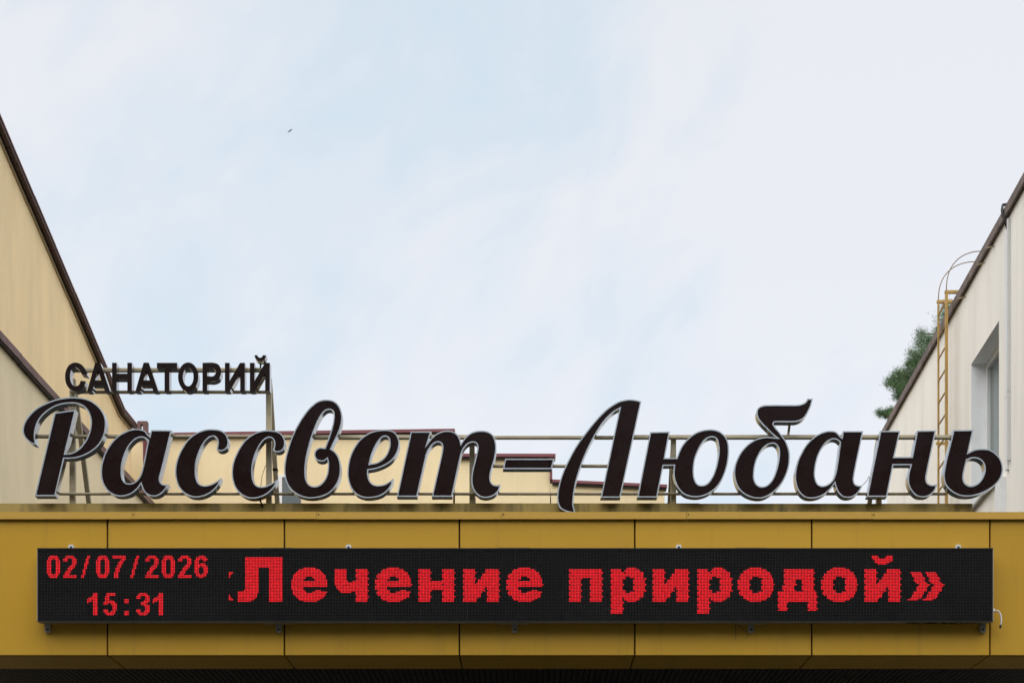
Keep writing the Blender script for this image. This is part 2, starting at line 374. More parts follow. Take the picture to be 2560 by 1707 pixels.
# white trunking and cable on the wall
def trunk(px, off, wid, z0, z1, m, name):
    yy = rwx(px, off)
    return part(name, MB().add([(RW(yy)-off, yy, z0), (RW(yy)+.02, yy, z0), (RW(yy+wid)+.02, yy+wid, z0), (RW(yy+wid)-off, yy+wid, z0),
        (RW(yy)-off, yy, z1), (RW(yy)+.02, yy, z1), (RW(yy+wid)+.02, yy+wid, z1), (RW(yy+wid)-off, yy+wid, z1)],
        [(0,3,2,1),(4,5,6,7),(0,1,5,4),(1,2,6,5),(2,3,7,6),(3,0,4,7)]), m, t, bevel=.004)
yA = rwx(2519, .037)
for za, zb_ in ((1150, 979), (978, 545)): trunk(2519, .037, .05, PZ(za, yA), PZ(zb_, yA), M['housing2'], 'cable_trunking')
for za, zb_ in ((1168, 986), (985, 563)): trunk(2516.3, .03, .075, PZ(za, yA), PZ(zb_, yA), M['white'], 'cable_trunking')
trunk(2497, .085, .2, 4.6, PZ(1190, rwx(2497, .085)), M['white'], 'cable_trunking')
for dx in (.06, .09):
    y_ = yA+dx
    pts = [(RW(y_)-.02, y_, PZ(566, yA)), (RW(y_)-.05, y_+.02, ze-.13), (RE(y_)-.02, y_+.03, ze-.09), (RE(y_)-.02, y_+.05, ze-.02), (RE(y_)-.012, y_+.06, ze+.035), (RE(y_)+.06, y_+.06, ze+.045), (RE(y_)+.3, y_+.06, ze+.035)]
    part('roof_cable', MB().tube(pts, .012), M['cable_black'], t, smooth=True)

# roof ladder on the right wing
LX = lambda Y: RW(Y)-.16
yn, yf = (5.633+OVR-.16-.0292*30)/((2366-CX)/F-.0292), (5.633+OVR-.16-.0292*30)/((2346-CX)/F-.0292)
ln, lf = Vector((LX(yn), yn, 0)), Vector((LX(yf), yf, 0)); ztn, ztf = PZ(734, yn), PZ(758, yf)
t = thing('roof_ladder', 'rusty yellow steel roof ladder with curved handrails fixed to the off white wall', 'ladder', (LX(yn), yn, 5.0))
for q, zt_, wdt, xw in ((ln, ztn, .042, .017), (lf, ztf, .034, .011)):
    part('stile', MB().box((q.x-xw, q.y-wdt/2, 4.62), (q.x+xw, q.y+wdt/2, zt_)), M['yellow'], t, bevel=.003)
    part('top_bar', MB().box((q.x-.02, q.y-.02, zt_+.001), (q.x+.52, q.y+.02, zt_+.037)), M['yellow'], t)
    for zb in (5.4,):
        part('wall_bracket', MB().box((q.x+.021, q.y-.015, zb), (q.x+.17, q.y+.015, zb+.035)), M['yellow'], t)
z = PZ(1355, 1)*0+PZ(600+1355*.319, yn)-.285*8
while z < ztn-.05:
    if z > 4.7: part('rung', MB().tube([ln+Vector((0,.022,z)), lf+Vector((0,-.018,z))], .0115), M['yellow'], t)
    z += .285
for q, zt_, hx, hz in ((ln, ztn, .43, .50), (lf, ztf, .46, .50)):
    pts = []
    for i in range(15):
        a = i/14*math.pi/2
        pts.append((q.x+hx*(1-math.cos(a))**1.05, q.y, zt_+.037+hz*math.sin(a)**.85))
    e_ = pts[-1]
    pts += [(e_[0]+.12, q.y, e_[2]-.02), (e_[0]+.25, q.y, e_[2]-.12), (e_[0]+.33, q.y, e_[2]-.32), (e_[0]+.36, q.y, ze+.021)]
    part('handrail', MB().tube(pts, .0062, 7), M['rusty'], t, smooth=True)
part('wall_bracket', MB().box((lf.x-.035, lf.y-.022, PZ(1113, yf)), (lf.x+.13, lf.y-.0175, PZ(1106, yf))), M['yellow'], t)

# ------------------------------------------------------------------ entrance hall behind the canopy (dark underneath)
t = thing('entrance_hall', 'low plastered entrance hall block behind and below the gold canopy', 'building', (0, 18, 0))
part('wall', MB().box((-5.3, 17.5, 0), (5.2, 29.5, 4.54)), M['hall'], t)
part('roof', MB().box((-5.35, 17.5, 4.542), (5.25, 29.6, 4.6)), M['deck'], t)
for x in (-1.0, .02):
    d_ = part('door', MB().box((x, 17.44, 0.01), (x+.98, 17.498, 2.3)), M['blackmetal'], t)
    part('pane', MB().box((x+.1, 17.425, .25), (x+.88, 17.438, 2.15)), M['glass'], d_)

# ------------------------------------------------------------------ canopy
Y0 = 13.0
t = canopy = thing('entrance_canopy', 'gold panelled entrance canopy fascia with a stained upstand and dark slatted ceiling', 'canopy', (0, 13, 3.79))
zc0, zc1 = PZ(1299, Y0), PZ(1279, 12.975); zb = PZ(1637, Y0); XL, XR = PX(-612, Y0), PX(3354, Y0)
joints = [-612, -172, 268.5, 711, 1148.5, 1587, 2029.5, 2475, 2914, 3354]
for a, b in zip(joints, joints[1:]):
    xa, xb = PX(a+2.0, Y0), PX(b-2.0, Y0)
    part('fascia_panel', MB().box((xa, Y0, zb), (xb, Y0+.03, zc0+.03)), M['gold'], t, bevel=.003)
    part('soffit_panel', MB().box((xa, Y0+.052, zb+.001), (xb, Y0+.575, zb+.03)), M['gold'], t, bevel=.003)
part('backing', MB().box((XL, Y0+.032, zb+.002), (XR, Y0+.05, zc0+.042)), M['joint'], t)
part('deck', MB().box((XL, Y0+.052, zc0-.1), (XR, 17.49, zc0-.02)), M['deck'], t)
part('ceiling_board', MB().box((XL, Y0+.577, zb+.075), (XR, 17.49, zb+.10)), M['joint'], t)
sl = MB().box((0, Y0+.58, zb+.035), (.034, 17.48, zb+.073)).mesh('ceiling_slat')
x = XL+.9
while x < XR-.9:
    link('ceiling_slat', sl, M['ceiling'], t, (x, 0, 0)); x += .0425
caps = [-594, -132, 330, 792, 1254, 1717, 2180, 2642, 3104]
for a, b in zip(caps, caps[1:]):
    dz = random.uniform(-.001, .001)
    c_ = MB(); xa, xb = PX(a, 12.975), PX(b, 12.975)-.0025
    c_.box((xa, 12.975, zc0+dz), (xb, 12.979, zc1+dz)); c_.box((xa, 12.9795, zc1-.004+dz), (xb, 13.05, zc1+dz))
    cp = part('cap_flashing', c_, M['cap'], t)
    rv_ = MB(); q = Vector((xa+.012, 12.975, (zc0+zc1)/2+.008)); rv_.tube([q+Vector((0,.002,0)), q+Vector((0,-.004,0))], .0045)
    part('rivet', rv_, M['boltdark'], cp)
YU = 13.372
ups = [-612, -160, 347, 872, 1047, 1747, 2430]
for i, (a, b) in enumerate(zip(ups, ups[1:])):
    dy = .0015*(i % 2)
    part('upstand_sheet', MB().box((PX(a, YU), YU+dy, zc0-.019), (PX(b, YU)+.004, YU+.012+dy, PZ(1258, YU)+random.uniform(-.002, .002))), M['upstand'], t)

# ------------------------------------------------------------------ LED board
YF = 12.89; p = .01004
t = led = thing('led_display_board', 'long black LED board with red scrolling text and a date fixed to the gold fascia', 'display board', (PX(1289, 13), 13, PZ(1555, 13)))
lx = lambda c: PX(96.4, YF)+p*c
lz = lambda r: PZ(1375.0, YF)-p*r
x0, x1 = lx(-.65), lx(639.65); zt_, zb_ = lz(-.6), lz(47.55)
for r in range(3):
    for c in range(20):
        part('led_module', MB().box((lx(c*32-.5)+.0004, YF, lz(r*16+15.5)+.0004), (lx(c*32+31.5)-.0004, YF+.012, lz(r*16-.5)-.0004)), M['led_black'], t)
part('housing', MB().box((x0, YF+.0125, zb_), (x1, 12.972, zt_)), M['housing'], t)
part('top_edge', MB().box((x0-.002, YF-.004, zt_+.001), (x1+.002, 12.97, zt_+.009)), M['blackmetal'], t)
part('bottom_edge', MB().box((x0-.001, YF-.001, zb_-.003), (x1+.001, YF+.011, zb_-.0005)), M['darkedge'], t)
for s, xx in ((-1, x0), (1, x1)):
    part('end_cover', MB().box((xx+s*.0005, YF-.002, zb_), (xx+s*.004, 12.97, zt_)), M['housing'], t)
for px in (691, 1285, 1878):
    part('joint_cover', MB().box((PX(px-39, YF), YF+.006, zt_+.0095), (PX(px+39, YF), 12.96, zt_+.013)), M['blackmetal'], t)
    part('joint_cover', MB().box((PX(px-39, YF), YF+.014, zb_-.008), (PX(px+39, YF), 12.96, zb_-.004)), M['housing'], t)
def lug(px, up):
    X = PX(px, 12.97); zz_ = zt_+.004 if up else zb_-.004; s = 1 if up else -1
    hw, hh = .0185, (.048 if up else .056)
    prof = [(-hw, -.02*s), (hw, -.02*s), (hw, (hh-.008)*s), (hw-.008, hh*s), (-hw+.008, hh*s), (-hw, (hh-.008)*s)]
    b_ = part('bracket', MB().poly_prism([(X+u, 12.974, zz_+v) for u, v in prof], (0, .022, 0)), M['zinc'] if up else M['housing'], t)  # lower brackets get a darker grey than the upper: their shade is in the colour
    q = Vector((X+.001, 12.974, zz_+s*(hh-.02)))
    part('bolt', MB().tube([q+Vector((0, .004, 0)), q+Vector((0, -.006, 0))], .0085, 6), M['boltdark'], b_)
for px in (177, 871, 1697, 2396): lug(px, True)
for px in (118, 696, 1287, 1878, 2458): lug(px, False)
# lettering printed on the underside
fc = bpy.data.curves.new('print', 'FONT'); fc.body = 'PROMOLED.BY'; fc.size = .088; fc.shear = .35; fc.offset = .0022
fo = bpy.data.objects.new('print_tmp', fc); C.objects.link(fo); bpy.context.view_layer.update()
me = bpy.data.meshes.new_from_object(fo.evaluated_get(bpy.context.evaluated_depsgraph_get())); bpy.data.objects.remove(fo)
xs = [v.co.x for v in me.vertices]; s_ = .5/(max(xs)-min(xs)); x_off = PX(2264, 12.92)-min(xs)*s_
for v in me.vertices: v.co = (x_off+v.co.x*s_, 12.966-v.co.y, zb_-.0045)
me.update(); link('underside_print', me, M['print'], t)
# cable with its gland
xg = x1+.004
part('cable_gland', MB().tube([(xg, 12.93, PZ(1526, 12.93)), (xg+.02, 12.93, PZ(1526, 12.93))], .014, 10), M['white'], t, smooth=False)
cpts = [(2491,1525.5),(2496,1527),(2500,1531.5),(2502.5,1539),(2503.5,1548),(2503,1556),(2501.5,1563)]
part('cable', MB().tube([P(a, b, 12.93) for a, b in cpts], .0055), M['white'], t, smooth=True)
part('cable_end', MB().tube([P(2501.6, 1562, 12.93), P(2500.5, 1569, 12.93)], .0075), M['cable_black'], t)

for pts in (((1839,1552),(1846,1562),(1856,1570),(1866,1580),(1870,1592)), ((1839,1560),(1838,1578),(1840,1590),(1837,1600)), ((2436,1573),(2446,1572),(2455,1578),(2462,1581)), ((2454,1564),(2449,1570),(2440,1569))):
    part('hanging_twig', MB().tube([P(a, b, 12.985) for a, b in pts], .0016, 5), M['boltdark'], t)  # bits of twig and cobweb hanging below the board
# --- the picture on the board, dot by dot
lit = set()
def on(r, a, b, off=0, shift=False):
    for c in range(a, b+1):
        cc = c+off+(1 if shift and r % 4 == 3 else 0)
        lit.add((r, cc))
DIG = {
 '0': ['..#####..','.#######.','.###.###.']+['###...###']*9+['.###.###.','.#######.','..#####..'],
 '2': ['..#####..','.#######.','###...###','###...###','......###','......###','.....###.','....####.','...####..','...###...','..###....','.####....','.###.....','#########','#########'],
 '/': ['.....##..']*2+['....##...']*3+['...###...']+['...##....']*3+['..##.....']*4+['.##......']*2,
 '7': ['#########']*2+['......###','.....###.','....###..','....###..','...###...','...###...','..###....','..###....','..###....']+['.###.....']*4,
 '6': ['...####..','.#######.','.###.####','###...##.','###......','###.###..','########.','####.####']+['###...###']*4+['.###.###.','.#######.','...###...'],
 '1': ['....###..']*2+['...####..','.######..','#######..','###.###..','#...###..']+['....###..']*8,
 '5': ['..######.']*2+['.###.....']*3+['.######..','########.','###..####']+['......###']*3+['###...###','###..###.','.#######.','..#####..'],
 '3': ['..#####..','.#######.','###...###','###...###','......###','.....####','...#####.','...####..','.....####','......###','......###','###...###','###..####','.#######.','..#####..'],
 ':': ['.........']*4+['...###...']*3+['.........']*5+['...###...']*3,
}
def puts(s, c0, r0):
    for i, ch in enumerate(s):
        for r, row in enumerate(DIG[ch]):
            for c, q in enumerate(row):
                if q == '#': lit.add((r0+r, c0+11*i+c))
puts('02/07/2026', 6, 4); puts('15:31', 33, 29)
for r, a, b in ((15,128,130),(16,128,129),(17,128,128),(18,128,128),(30,128,128),(31,128,128),(32,128,129),(33,128,130)): on(r, a, b)
# capital El
for r in range(5, 12): on(r, 139, 163)
for r in range(12, 35): on(r, 155, 163)
for r in range(12, 28): on(r, 139, 147)
on(27, 138, 138)
for r, b in ((28,147),(29,146),(30,146),(31,146),(32,145),(33,144),(34,142)): on(r, 134, b)
E = [(12,178,185),(13,175,188),(14,174,189),(15,173,190),(16,172,191),(17,171,192),(18,171,179),(18,184,192),(19,171,178),(19,185,192),(20,170,177),(20,186,193),
     (21,170,193),(22,170,193),(23,170,193),(24,170,193),(25,170,177),(26,170,177),(27,171,178),(27,186,189),(28,171,179),(28,184,193),(29,171,192),(30,172,192),(31,173,191),(32,174,190),(33,175,188),(34,178,186)]
for o_, s_ in ((0, False), (56, True), (144, True)):
    for r, a, b in E: on(r, a, b, o_, s_)
for r in range(13, 24): on(r, 199, 206)
for r in range(13, 35): on(r, 213, 220, 0, True)
for r, a, b in ((21,207,207),(21,211,212),(22,207,212),(23,207,213),(24,200,212),(25,200,212),(26,201,212),(27,202,213),(28,203,209)): on(r, a, b)
for r in range(13, 35): on(r, 255, 262, 0, True); on(r, 271, 278, 0, True)
for r in range(21, 27): on(r, 263, 270, 0, False)
I_up = {13:300,14:300,15:299,16:298,17:298,18:297,19:296,20:295,21:295,22:294,23:293,24:293,25:293,26:293}
I_lo = {25:299,26:298,27:298,28:297,29:296,30:296,31:295,32:294,33:293,34:293}
for o_ in (0, 127, 269):
    for r in range(13, 35):
        on(r, 285, 292, o_, True)
        if r in I_up and r < 25: on(r, I_up[r], 308, o_, True)
        if r >= 25: on(r, 293, I_lo[r], o_, True); on(r, 301, 308, o_, True)
for r in range(13, 19): on(r, 356, 377, 0, True)
for r in range(19, 35): on(r, 356, 363, 0, True); on(r, 370, 377, 0, True)
ER = [(12,395,400),(13,384,390),(13,394,402),(14,384,390),(14,393,403),(15,384,391),(15,393,404),(16,384,405),(17,384,405),(18,384,393),(18,397,405),(19,384,392),(19,399,406)]
ER += [(r,384,391) for r in range(20, 27)]+[(r,399,406) for r in range(20, 27)]
ER += [(27,384,392),(27,399,406),(28,384,393),(28,397,405),(29,384,405),(30,384,405),(31,384,404),(32,384,391),(32,393,403),(33,384,391),(33,393,402),(34,384,391),(34,395,400)]
ER += [(r,384,391) for r in range(35, 43)]
for o_ in (0, 58):
    for r, a, b in ER: on(r, a, b, o_, True)
O = [(12,477,484),(13,475,487),(14,473,488),(15,472,489),(16,471,490),(17,471,491),(18,470,478),(18,483,491),(19,470,477),(19,485,491)]
O += [(r,469,476) for r in range(20, 27)]+[(r,485,492) for r in range(20, 27)]
O += [(27,470,477),(27,485,491),(28,470,478),(28,483,491),(29,470,491),(30,471,490),(31,472,489),(32,473,488),(33,475,487),(34,477,484)]
for o_ in (0, 56):
    for r, a, b in O: on(r, a, b, o_, True)
for r in range(13, 20): on(r, 500, 519, 0, True)
for r in range(20, 28): on(r, 500 if r < 24 else 499, 507 if r < 24 else 506, 0, True); on(r, 512, 519, 0, True)
for r in range(28, 35): on(r, 496, 521, 0, True)
for r in range(35, 41): on(r, 496, 501, 0, True); on(r, 516, 521, 0, True)
for r, a, b in ((4,559,562),(4,569,572),(5,559,563),(5,568,572),(6,560,572),(7,560,571),(8,561,570),(9,563,568)): on(r, a, b, 0, True)
CH = {15:584,16:586,17:586,18:587,19:587,20:587,21:588,22:589,23:590,24:590,25:589,26:589,27:588,28:587,29:587,30:586,31:585,32:585,33:583}
for r, a in CH.items(): on(r, a, a+6, 0, True); on(r, a+10, a+16, 0, True)

def dots(cells, rad, h, n=6):
    m_ = MB(); ring = [(math.cos(2*math.pi*k/n), math.sin(2*math.pi*k/n)) for k in range(n)]
    vs, fs = [], []
    for r, c in cells:
        X, Z = lx(c), lz(r); o_ = len(vs)
        for a, b in ring: vs.append((X+a*rad, YF-.0002, Z+b*rad))
        vs.append((X, YF-h, Z))
        for k in range(n): fs.append((o_+k, o_+(k+1) % n, o_+n))
    me = bpy.data.meshes.new('leds'); me.from_pydata(vs, [], fs); return me
o = link('lit_leds', dots(sorted(lit), .0042, .003), M['led_on'], t); o['kind'] = 'stuff'; o['label'] = 'glowing red LEDs forming the text'
o = link('unlit_leds', dots([(r, c) for r in range(48) for c in range(640) if (r, c) not in lit], .0019, .0022, 5), M['led_off'], t); o['kind'] = 'stuff'

# ------------------------------------------------------------------ channel letters
def spline(pts, step):
    n = len(pts); P2 = [Vector((q[0], q[1])) for q in pts]; cor = [len(q) > 2 for q in pts]; out_ = []
    for i in range(n):
        j = (i+1) % n; p1, p2 = P2[i], P2[j]
        out_.append(p1)
        if cor[i] and cor[j]: continue
        p0 = P2[i-1] if not cor[i] else p1-(p2-p1); p3 = P2[(j+1) % n] if not cor[j] else p2+(p2-p1)
        d1 = max((p1-p0).length, 1e-6)**.5; d2 = max((p2-p1).length, 1e-6)**.5; d3 = max((p3-p2).length, 1e-6)**.5
        t0, t1 = 0, d1; t2 = t1+d2; t3 = t2+d3
        k = max(2, int((p2-p1).length/step))
        for s in range(1, k):
            tt = t1+(t2-t1)*s/k
            A1 = p0*((t1-tt)/(t1-t0))+p1*((tt-t0)/(t1-t0)); A2 = p1*((t2-tt)/(t2-t1))+p2*((tt-t1)/(t2-t1)); A3 = p2*((t3-tt)/(t3-t2))+p3*((tt-t2)/(t3-t2))
            B1 = A1*((t2-tt)/(t2-t0))+A2*((tt-t0)/(t2-t0)); B2 = A2*((t3-tt)/(t3-t1))+A3*((tt-t1)/(t3-t1))
            out_.append(B1*((t2-tt)/(t2-t1))+B2*((tt-t1)/(t2-t1)))
    return out_
def area(pl): return sum(pl[i].x*pl[(i+1) % len(pl)].y-pl[(i+1) % len(pl)].x*pl[i].y for i in range(len(pl)))/2
def inset(pl, d):
    res = []; n = len(pl)
    for i in range(n):
        a, b, c = pl[i-1], pl[i], pl[(i+1) % n]
        e1 = (b-a).normalized() if (b-a).length > 1e-7 else Vector((1, 0)); e2 = (c-b).normalized() if (c-b).length > 1e-7 else e1
        n1 = Vector((-e1.y, e1.x)); n2 = Vector((-e2.y, e2.x)); m_ = n1+n2
        if m_.length < 1e-4: m_ = n1
        m_.normalize(); k = d/max(m_.dot(n1), .15); q = b+m_*k
        ok = True                                  # drop points that come too near another edge (tips)
        for k2 in range(n):
            p_, r_ = pl[k2], pl[(k2+1) % n]; v_ = r_-p_; l2 = v_.length_squared
            u_ = 0 if l2 == 0 else min(1, max(0, (q-p_).dot(v_)/l2))
            if (q-p_-v_*u_).length < d*.96: ok = False; break
        if ok: res.append(q)
    return res
def channel_letter(parent, name, label, contours, ox, oy, sc, Yf, dep, rim, mface, mside, mtrim=None, dxy=(0, 0)):
    loops = []
    for i, ct in enumerate(contours):
        pts = spline(ct, 14/ (sc/.2))
        wl = [Vector((PX(ox+(q.x+dxy[0])*sc, Yf), PZ(oy+(q.y+dxy[1])*sc, Yf))) for q in pts]
        if (area(wl) > 0) != (i == 0): wl.reverse()
        loops.append(wl)
    root_side = MB()
    for wl in loops:
        n = len(wl)
        root_side.add([(q.x, Yf, q.y) for q in wl]+[(q.x, Yf+dep, q.y) for q in wl], [(i, (i+1) % n, (i+1) % n+n, i+n) for i in range(n)])
    flat = [q for wl in loops for q in wl]
    tr = tessellate_polygon([[Vector((q.x, q.y, 0)) for q in wl] for wl in loops])
    root_side.add([(q.x, Yf+dep, q.y) for q in flat], [tuple(x_) for x_ in tr])
    def mk(nm, mb_, m_, par):
        me_ = bpy.data.meshes.new(nm); me_.from_pydata(mb_.v, [], mb_.f); return link(nm, me_, m_, par)
    sd_ = mk('letter', root_side, mside, parent); sd_['label'] = label
    if rim:
        ins = [inset(wl, rim) for wl in loops]
        tm = MB()
        for wl, il in zip(loops, ins):
            n = len(wl); m2 = len(il); al = wl+il
            trr = tessellate_polygon([[Vector((q.x, q.y, 0)) for q in wl], [Vector((q.x, q.y, 0)) for q in il]])
            tm.add([(q.x, Yf-.001, q.y) for q in al], [tuple(x_) for x_ in trr])
            tm.add([(q.x, Yf-.001, q.y) for q in il]+[(q.x, Yf+.006, q.y) for q in il], [(i, (i+1) % m2, (i+1) % m2+m2, i+m2) for i in range(m2)])
            tm.add([(q.x, Yf, q.y) for q in wl]+[(q.x, Yf-.001, q.y) for q in wl], [(i, (i+1) % n, (i+1) % n+n, i+n) for i in range(n)])
        mk('trim', tm, mtrim, sd_)
        fl = ins; yf = Yf+.004
    else: fl = loops; yf = Yf
    fm = MB(); flat = [q for wl in fl for q in wl]
    tr = tessellate_polygon([[Vector((q.x, q.y, 0)) for q in wl] for wl in fl])
    fm.add([(q.x, yf, q.y) for q in flat], [tuple(x_) for x_ in tr])
    mk('face', fm, mface, sd_)
    return sd_
c = 1
R1 = (40, 960, 400/2023); R2 = (420, 960, 440/2226); R3 = (840, 960, 440/2091); R4 = (1240, 960, 440/2091); R5 = (1580, 960, 440/2091); R6 = (1960, 960, 600/2352); R7 = (140, 870, 580/2352)
G = {}
G['er'] = (R1, [[(258,765,c),(190,748),(130,700),(92,640),(83,570),(100,500),(160,400),(260,305),(380,240),(500,195),(620,172),(740,165),(860,178),(960,215),(1050,285),(1110,370),(1138,470),(1132,580),(1100,690),(1040,780),(950,855),(840,910),(730,938),(608,942,c),(497,1414,c),(237,1414,c),(487,360,c),(757,323,c),(622,878,c),(700,868),(790,820),(860,740),(910,650),(940,540),(942,450),(915,360),(860,290),(790,255),(730,244),(640,247),(530,270),(430,320),(340,395),(285,470),(252,560),(240,640),(245,710)]])
G['a1'] = (R1, [[(1672,640,c),(1690,655,c),(1708,580,c),(1970,583,c),(1842,1100),(1825,1160),(1820,1210),(1838,1250),(1880,1268),(1925,1263,c),(1890,1330),(1830,1390),(1760,1418),(1690,1410),(1630,1370),(1595,1310),(1580,1265,c),(1530,1330),(1450,1390),(1350,1418),(1260,1410),(1170,1360),(1110,1285),(1078,1190),(1072,1080),(1090,970),(1130,860),(1190,760),(1270,670),(1370,605),(1470,570),(1560,567),(1630,590)],
   [(1668,712,c),(1590,1090),(1560,1170),(1500,1235),(1430,1255),(1375,1235),(1345,1180),(1338,1090),(1350,980),(1390,860),(1440,770),(1510,700),(1570,675),(1625,682)]])
ES = [(590,570),(670,585),(730,625),(762,690),(765,760),(740,815),(695,843),(650,845),(612,825,c),(623,780),(628,740),(620,700),(600,672),(570,662),(530,672),(480,715),(430,790),(390,880),(362,980),(352,1090),(360,1180),(390,1250),(440,1278),(510,1275),(600,1235),(675,1185,c),(640,1270),(570,1350),(480,1405),(390,1430),(300,1425),(200,1375),(130,1290),(95,1180),(90,1070),(110,960),(150,860),(200,770),(270,680),(370,610),(480,573)]
G['es1'] = (R2, [ES]); G['es2'] = (R2, [[(q[0]+716, q[1]+14)+tuple(q[2:]) for q in ES]])
G['ve'] = (R2, [[(2010,195),(2090,210),(2150,255),(2190,330),(2205,420),(2190,530),(2150,640),(2100,740),(2065,818,c),(2110,850),(2155,910),(2180,990),(2188,1080),(2175,1180),(2130,1280),(2050,1370),(1950,1420),(1830,1442),(1740,1436),(1650,1405),(1570,1350),(1510,1270),(1478,1180),(1468,1080),(1480,960),(1510,830),(1560,680),(1620,550),(1690,430),(1780,310),(1880,225),(1950,200)],
   [(1983,803,c),(1915,800),(1865,835),(1848,890),(1870,950),(1920,975),(1975,973),(2012,948,c),(2022,1000),(2020,1060),(2008,1140),(1970,1220),(1910,1275),(1850,1290),(1790,1270),(1752,1210),(1740,1120),(1745,1000),(1765,880),(1800,740),(1850,590),(1900,470),(1960,370),(2010,330),(2050,325),(2085,345),(2095,400),(2085,490),(2060,590),(2022,700)]])
G['ye'] = (R3, [[(620,543),(690,565),(735,620),(755,690),(745,770),(710,850),(650,920),(570,970),(470,1007),(383,1022,c),(383,1080),(400,1140),(440,1185),(500,1200),(580,1185),(640,1150),(683,1118,c),(660,1200),(610,1270),(530,1325),(420,1350),(320,1345),(230,1300),(165,1210),(135,1090),(140,980),(165,860),(215,750),(290,650),(400,575),(510,545)],
   [(402,945,c),(480,930),(550,890),(600,830),(632,740),(633,670),(618,635),(585,622),(545,637),(500,690),(455,770),(425,850)]])
G['te'] = (R3, [[(888,562,c),(1133,562,c),(1093,690,c),(1150,622),(1220,575),(1310,552),(1390,562),(1450,605),(1478,660),(1487,700,c),(1540,625),(1620,570),(1720,552),(1810,565),(1870,610),(1900,690),(1905,770),(1890,880),(1855,1000),(1835,1090),(1840,1150),(1870,1190),(1910,1199),(1955,1190,c),(1935,1260),(1880,1320),(1800,1348),(1720,1340),(1660,1295),(1618,1220),(1607,1130),(1620,1020),(1650,900),(1675,790),(1680,740),(1665,705),(1625,692),(1580,705),(1530,750),(1495,820),(1475,900),(1380,1337,c),(1137,1337,c),(1258,790),(1262,740),(1250,705),(1215,690),(1170,705),(1120,755),(1085,820),(1065,900),(965,1337,c),(722,1337,c)]])
G['dash'] = (R4, [[(108,885,c),(694,885,c),(664,1008,c),(82,1008,c)]])
G['el'] = (R4, [[(1590,180),(1660,187),(1728,205,c),(1478,1347,c),(1243,1347,c),(1465,295,c),(1400,332),(1330,395),(1260,480),(1190,590),(1120,720),(1060,850),(1010,980),(965,1120),(940,1230),(925,1340),(920,1430),(945,1530,c),(880,1525),(815,1505),(760,1470),(730,1400),(728,1300),(750,1180),(800,1030),(870,880),(960,720),(1070,570),(1200,410),(1330,285),(1450,210),(1530,187)]])
G['yu'] = (R5, [[(215,568,c),(450,563,c),(392,875,c),(530,875,c),(560,795),(600,720),(670,640),(760,575),(860,543),(950,537),(1040,560),(1110,620),(1145,700),(1153,800),(1140,930),(1100,1070),(1030,1200),(930,1290),(820,1335),(720,1340),(620,1310),(550,1240),(510,1160),(492,1070),(498,968,c),(374,970,c),(300,1345,c),(62,1345,c)],
   [(950,630),(1000,650),(1020,710),(1028,790),(1015,900),(985,1020),(940,1120),(890,1180),(830,1200),(780,1185),(745,1120),(735,1030),(745,920),(775,820),(820,730),(880,655)]])
G['be'] = (R5, [[(2082,173,c),(2149,173,c),(2133,242),(2097,327),(2036,412),(1963,446),(1890,452),(1720,452),(1690,456),(1681,472),(1700,505),(1760,580),(1830,680),(1870,790),(1876,880),(1860,1000),(1810,1130),(1730,1240),(1630,1320),(1540,1355),(1440,1350),(1340,1310),(1265,1240),(1220,1130),(1212,1020),(1235,920),(1290,810),(1370,720),(1470,655),(1580,627),(1715,634,c),(1660,590),(1600,530),(1540,470),(1490,400),(1478,330),(1500,280),(1560,252),(1650,247),(1850,247),(1990,243),(2040,225),(2070,200)],
   [(1690,708),(1730,745),(1745,810),(1735,920),(1705,1040),(1660,1140),(1600,1200),(1545,1215),(1490,1195),(1455,1130),(1453,1040),(1470,940),(1510,840),(1560,765),(1620,718)]])
G['a2'] = (R6, [[(553,512,c),(566,520,c),(577,460,c),(777,460,c),(690,890),(685,940),(700,980),(735,993),(772,988,c),(745,1040),(700,1090),(640,1112),(580,1105),(530,1060),(508,1015),(497,975,c),(450,1035),(380,1090),(290,1118),(210,1110),(150,1060),(115,980),(107,880),(125,780),(165,680),(220,590),(290,520),(380,470),(450,457),(510,467)],
   [(548,572,c),(500,880),(470,945),(420,985),(370,995),(330,975),(308,920),(305,850),(325,740),(360,650),(420,570),(480,540),(520,547)]])
G['en'] = (R6, [[(943,458,c),(1140,458,c),(1082,713,c),(1253,712,c),(1303,455,c),(1490,452,c),(1405,860),(1395,920),(1405,965),(1440,985),(1475,985),(1505,975,c),(1480,1040),(1430,1090),(1370,1107),(1300,1095),(1245,1040),(1217,975),(1213,930),(1218,880),(1240,793,c),(1072,793,c),(1010,1103,c),(812,1103,c)]])
G['soft'] = (R6, [[(1660,450,c),(1857,448,c),(1808,668,c),(1870,640),(1940,632),(2020,642),(2090,690),(2130,750),(2147,830),(2130,910),(2080,980),(2000,1040),(1910,1080),(1810,1100),(1720,1090),(1640,1050),(1585,990),(1563,910),(1572,820)],
   [(1795,742,c),(1850,725),(1910,735),(1950,770),(1965,830),(1950,900),(1910,960),(1860,990),(1810,992),(1770,960),(1760,910),(1770,840)]])
YL, DL = 13.27, .08
t = sign = thing('script_name_sign', 'large brown script letters with silver edges on beige rails above the gold canopy', 'sign', (PX(1280, 13.4), 13.43, zc0-.02))
order = ['er','a1','es1','es2','ve','ye','te','dash','el','yu','be','a2','en','soft']
labs = ['script capital letter P with a curled arm','script letter a after the capital P','first script letter c','second script letter c','tall looped script letter b','script letter e','script letter m shaped te','short dash between the two words','script capital letter L with a curved leg','script letter yu with an O joined to a bar','script letter be with a flag on top','script letter a before the letter H','script letter H with a curled foot','last script letter b, a soft sign']
for k, lb in zip(order, labs):
    R, ct = G[k]
    channel_letter(t, k, lb, ct, R[0], R[1], R[2], YL, DL, .0083, M['brown'], M['side'], M['silver'])
